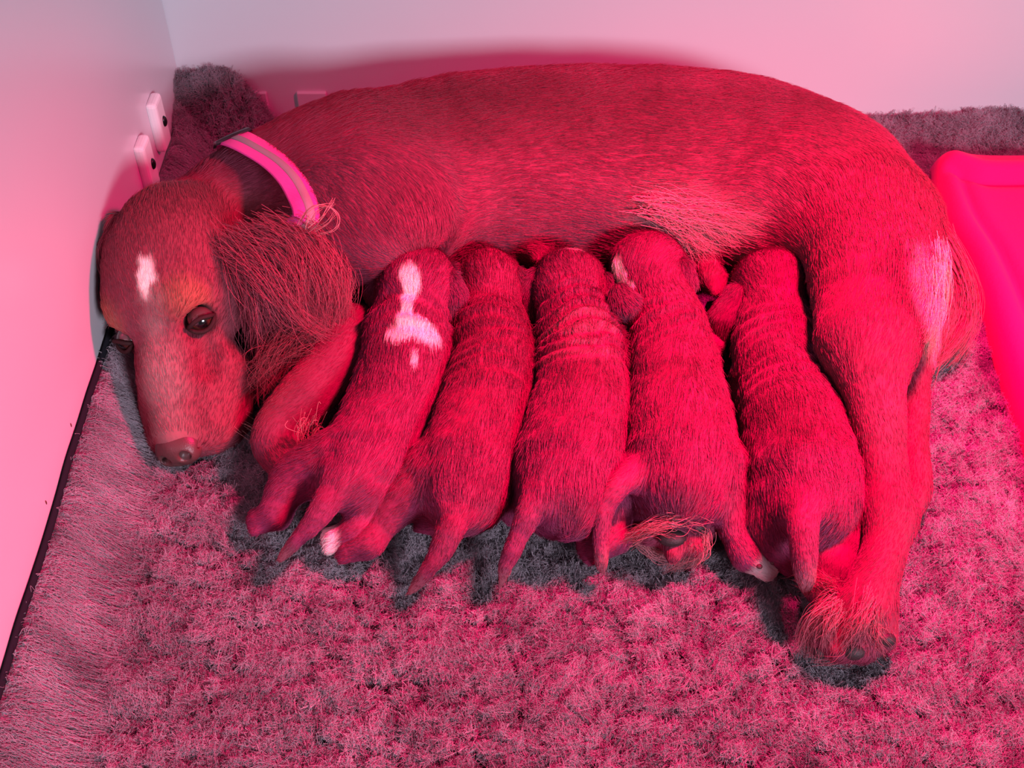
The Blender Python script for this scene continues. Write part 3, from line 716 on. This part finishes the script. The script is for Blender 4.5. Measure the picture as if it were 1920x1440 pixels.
puppy('red puppy with a white cross-shaped mark on its neck, beside the mother dog\'s foreleg',
      [(775, 575, .068, 66), (765, 630, .062, 80), (758, 690, .055, 84), (735, 770, .048, 86), (695, 850, .046, 84), (668, 895, .044, 72)],
      [(650, 890, .050, 44), (620, 930, .046, 34), (585, 980, .036, 25), (550, 1020, .024, 17), (525, 1050, .014, 9)],
      [[(625, 870, .040, 62), (560, 895, .034, 48), (530, 930, .026, 36), (520, 965, .018, 27), (492, 975, .014, 27)],
       [(715, 900, .036, 55), (705, 950, .028, 38), (672, 1000, .020, 28), (630, 1012, .017, 26)],
       [(690, 640, .030, 40), (680, 610, .018, 26), (690, 580, .015, 24)]],
      (782, 530, .078, 75, (.05, 1, -.55)),
      [[(718, 515, .078, 15), (708, 545, .066, 22), (710, 575, .054, 16)], [(844, 520, .080, 15), (852, 555, .068, 24), (846, 592, .055, 17)]],
      [(772, 610, .07, .045, .013, .0016)],
      [((768, 515), (.008, .012, .02), WHT, 1), ((766, 545), (.005, .014, .02), WHT, 1), ((763, 580), (.005, .012, .02), WHT, 1), ((770, 608), (.014, .012, .02), WHT, 1), ((800, 620), (.013, .009, .02), WHT, 1), ((752, 622), (.010, .007, .02), WHT, .9), ((778, 665), (.003, .006, .01), WHT, .9), ((785, 458), (.012, .004, .006), WHT, .9)],
      101, paws_white=((604, 1014, .017),))

puppy('plain dark red puppy second from the mother dog\'s head, tail pointing down left',
      [(918, 580, .052, 60), (920, 630, .050, 74), (925, 680, .050, 79), (905, 780, .050, 88), (875, 870, .047, 92), (865, 925, .044, 76)],
      [(862, 935, .050, 44), (850, 980, .044, 34), (828, 1030, .032, 27), (797, 1075, .020, 19), (766, 1112, .008, 7)],
      [[(800, 900, .040, 62), (745, 945, .032, 42), (715, 985, .024, 30), (690, 1020, .018, 27), (655, 1030, .015, 26)],
       [(905, 925, .036, 55), (880, 965, .024, 30), (840, 985, .016, 24), (800, 980, .012, 20)],
       [(985, 690, .03, 34), (990, 650, .018, 22), (985, 620, .015, 20)]],
      (915, 525, .058, 62, (-.1, 1, -.45)),
      [[(864, 505, .062, 14), (856, 530, .05, 20), (858, 552, .04, 14)], [(972, 515, .058, 15), (988, 550, .046, 23), (996, 590, .034, 17)]],
      [(918, 605, .07, .045, .014, .0012), (915, 690, .08, .04, .018, .001)],
      [((878, 474), (.010, .005, .007), WHT, .95)], 202, base=(.21, .021, .070))

puppy('broad puppy with pale wrinkled neck folds in the middle of the row',
      [(1072, 580, .054, 66), (1085, 630, .052, 80), (1093, 690, .052, 84), (1088, 780, .052, 96), (1066, 870, .049, 104), (1060, 925, .046, 90)],
      [(1030, 900, .060, 44), (1005, 945, .054, 36), (975, 1000, .040, 29), (952, 1055, .024, 20), (937, 1108, .008, 6)],
      [[(985, 910, .036, 42), (962, 945, .026, 28), (965, 965, .02, 20), (975, 960, .016, 18)],
       [(1130, 915, .040, 58), (1158, 965, .026, 34), (1160, 1010, .018, 24), (1110, 1032, .014, 25)],
       [(1018, 700, .03, 34), (1012, 680, .018, 22), (1010, 650, .015, 20)]],
      (1066, 530, .060, 68, (-.02, 1, -.45)),
      [[(1004, 515, .060, 15), (994, 550, .048, 23), (996, 590, .036, 17)], [(1132, 520, .056, 12), (1136, 545, .048, 16), (1136, 565, .04, 12)]],
      [(1084, 610, .075, .062, .0135, .0026)],
      [((1085, 600), (.028, .018, .03), (.36, .10, .14), .6), ((1095, 650), (.030, .012, .03), (.36, .10, .14), .6), ((1075, 466), (.010, .004, .006), WHT, .6)], 303, dark=[((1100, 690), (.024, .016, .02))])

puppy('puppy with its head turned right, white behind one ear, tail curled down left',
      [(1232, 560, .056, 62), (1250, 610, .054, 72), (1262, 670, .052, 80), (1272, 770, .052, 96), (1278, 860, .050, 106), (1275, 905, .048, 92)],
      [(1205, 880, .056, 40), (1165, 905, .056, 34), (1135, 945, .048, 27), (1127, 1000, .034, 22), (1128, 1050, .020, 16), (1130, 1074, .012, 5)],
      [[(1345, 890, .042, 60), (1372, 945, .034, 42), (1378, 990, .026, 34), (1400, 1035, .018, 29), (1432, 1056, .014, 27)],
       [(1215, 900, .040, 50), (1200, 940, .030, 34), (1198, 965, .022, 24), (1192, 975, .018, 20)],
       [(1330, 650, .03, 30), (1345, 610, .02, 22), (1345, 580, .016, 20)]],
      (1218, 500, .062, 70, (.45, 1, -.40)),
      [[(1162, 545, .074, 16), (1172, 568, .068, 28), (1180, 590, .058, 20)], [(1278, 500, .066, 20), (1282, 530, .056, 24), (1276, 550, .046, 14)]],
      [(1250, 600, .075, .04, .014, .0015)],
      [((1156, 502), (.006, .012, .012), WHT, 1), ((1165, 525), (.005, .009, .012), WHT, 1), ((1180, 540), (.005, .006, .012), WHT, .9), ((1180, 444), (.013, .006, .008), WHT, .9)], 404, paws_white=((1432, 1060, .012),), pads=((1448, 1054, .0022), (1424, 1062, .0022)), dark=[((1270, 690), (.024, .014, .02))])

puppy('puppy pressed against the mother dog\'s hind leg, tail hanging straight down',
      [(1450, 580, .054, 62), (1455, 640, .052, 78), (1468, 710, .050, 84), (1490, 800, .052, 96), (1508, 890, .050, 106), (1512, 940, .046, 92)],
      [(1503, 925, .062, 46), (1505, 975, .062, 40), (1508, 1030, .054, 34), (1510, 1075, .044, 26), (1512, 1110, .036, 12)],
      [[(1450, 945, .038, 56), (1440, 990, .030, 44), (1455, 1030, .020, 32), (1475, 1048, .014, 24)],
       [(1575, 950, .040, 52), (1590, 1000, .030, 40), (1562, 1060, .024, 34), (1550, 1105, .016, 30)],
       [(1400, 720, .034, 34), (1392, 745, .028, 26), (1404, 760, .022, 24)]],
      (1446, 530, .060, 68, (.0, 1, -.45)),
      [[(1380, 545, .058, 16), (1358, 590, .044, 25), (1350, 622, .030, 20)], [(1508, 525, .064, 14), (1520, 570, .054, 20), (1530, 605, .044, 13)]],
      [(1450, 620, .07, .04, .015, .0014), (1465, 690, .075, .045, .012, .0010)],
      [], 505, dark=[((1480, 770), (.03, .03, .02))])
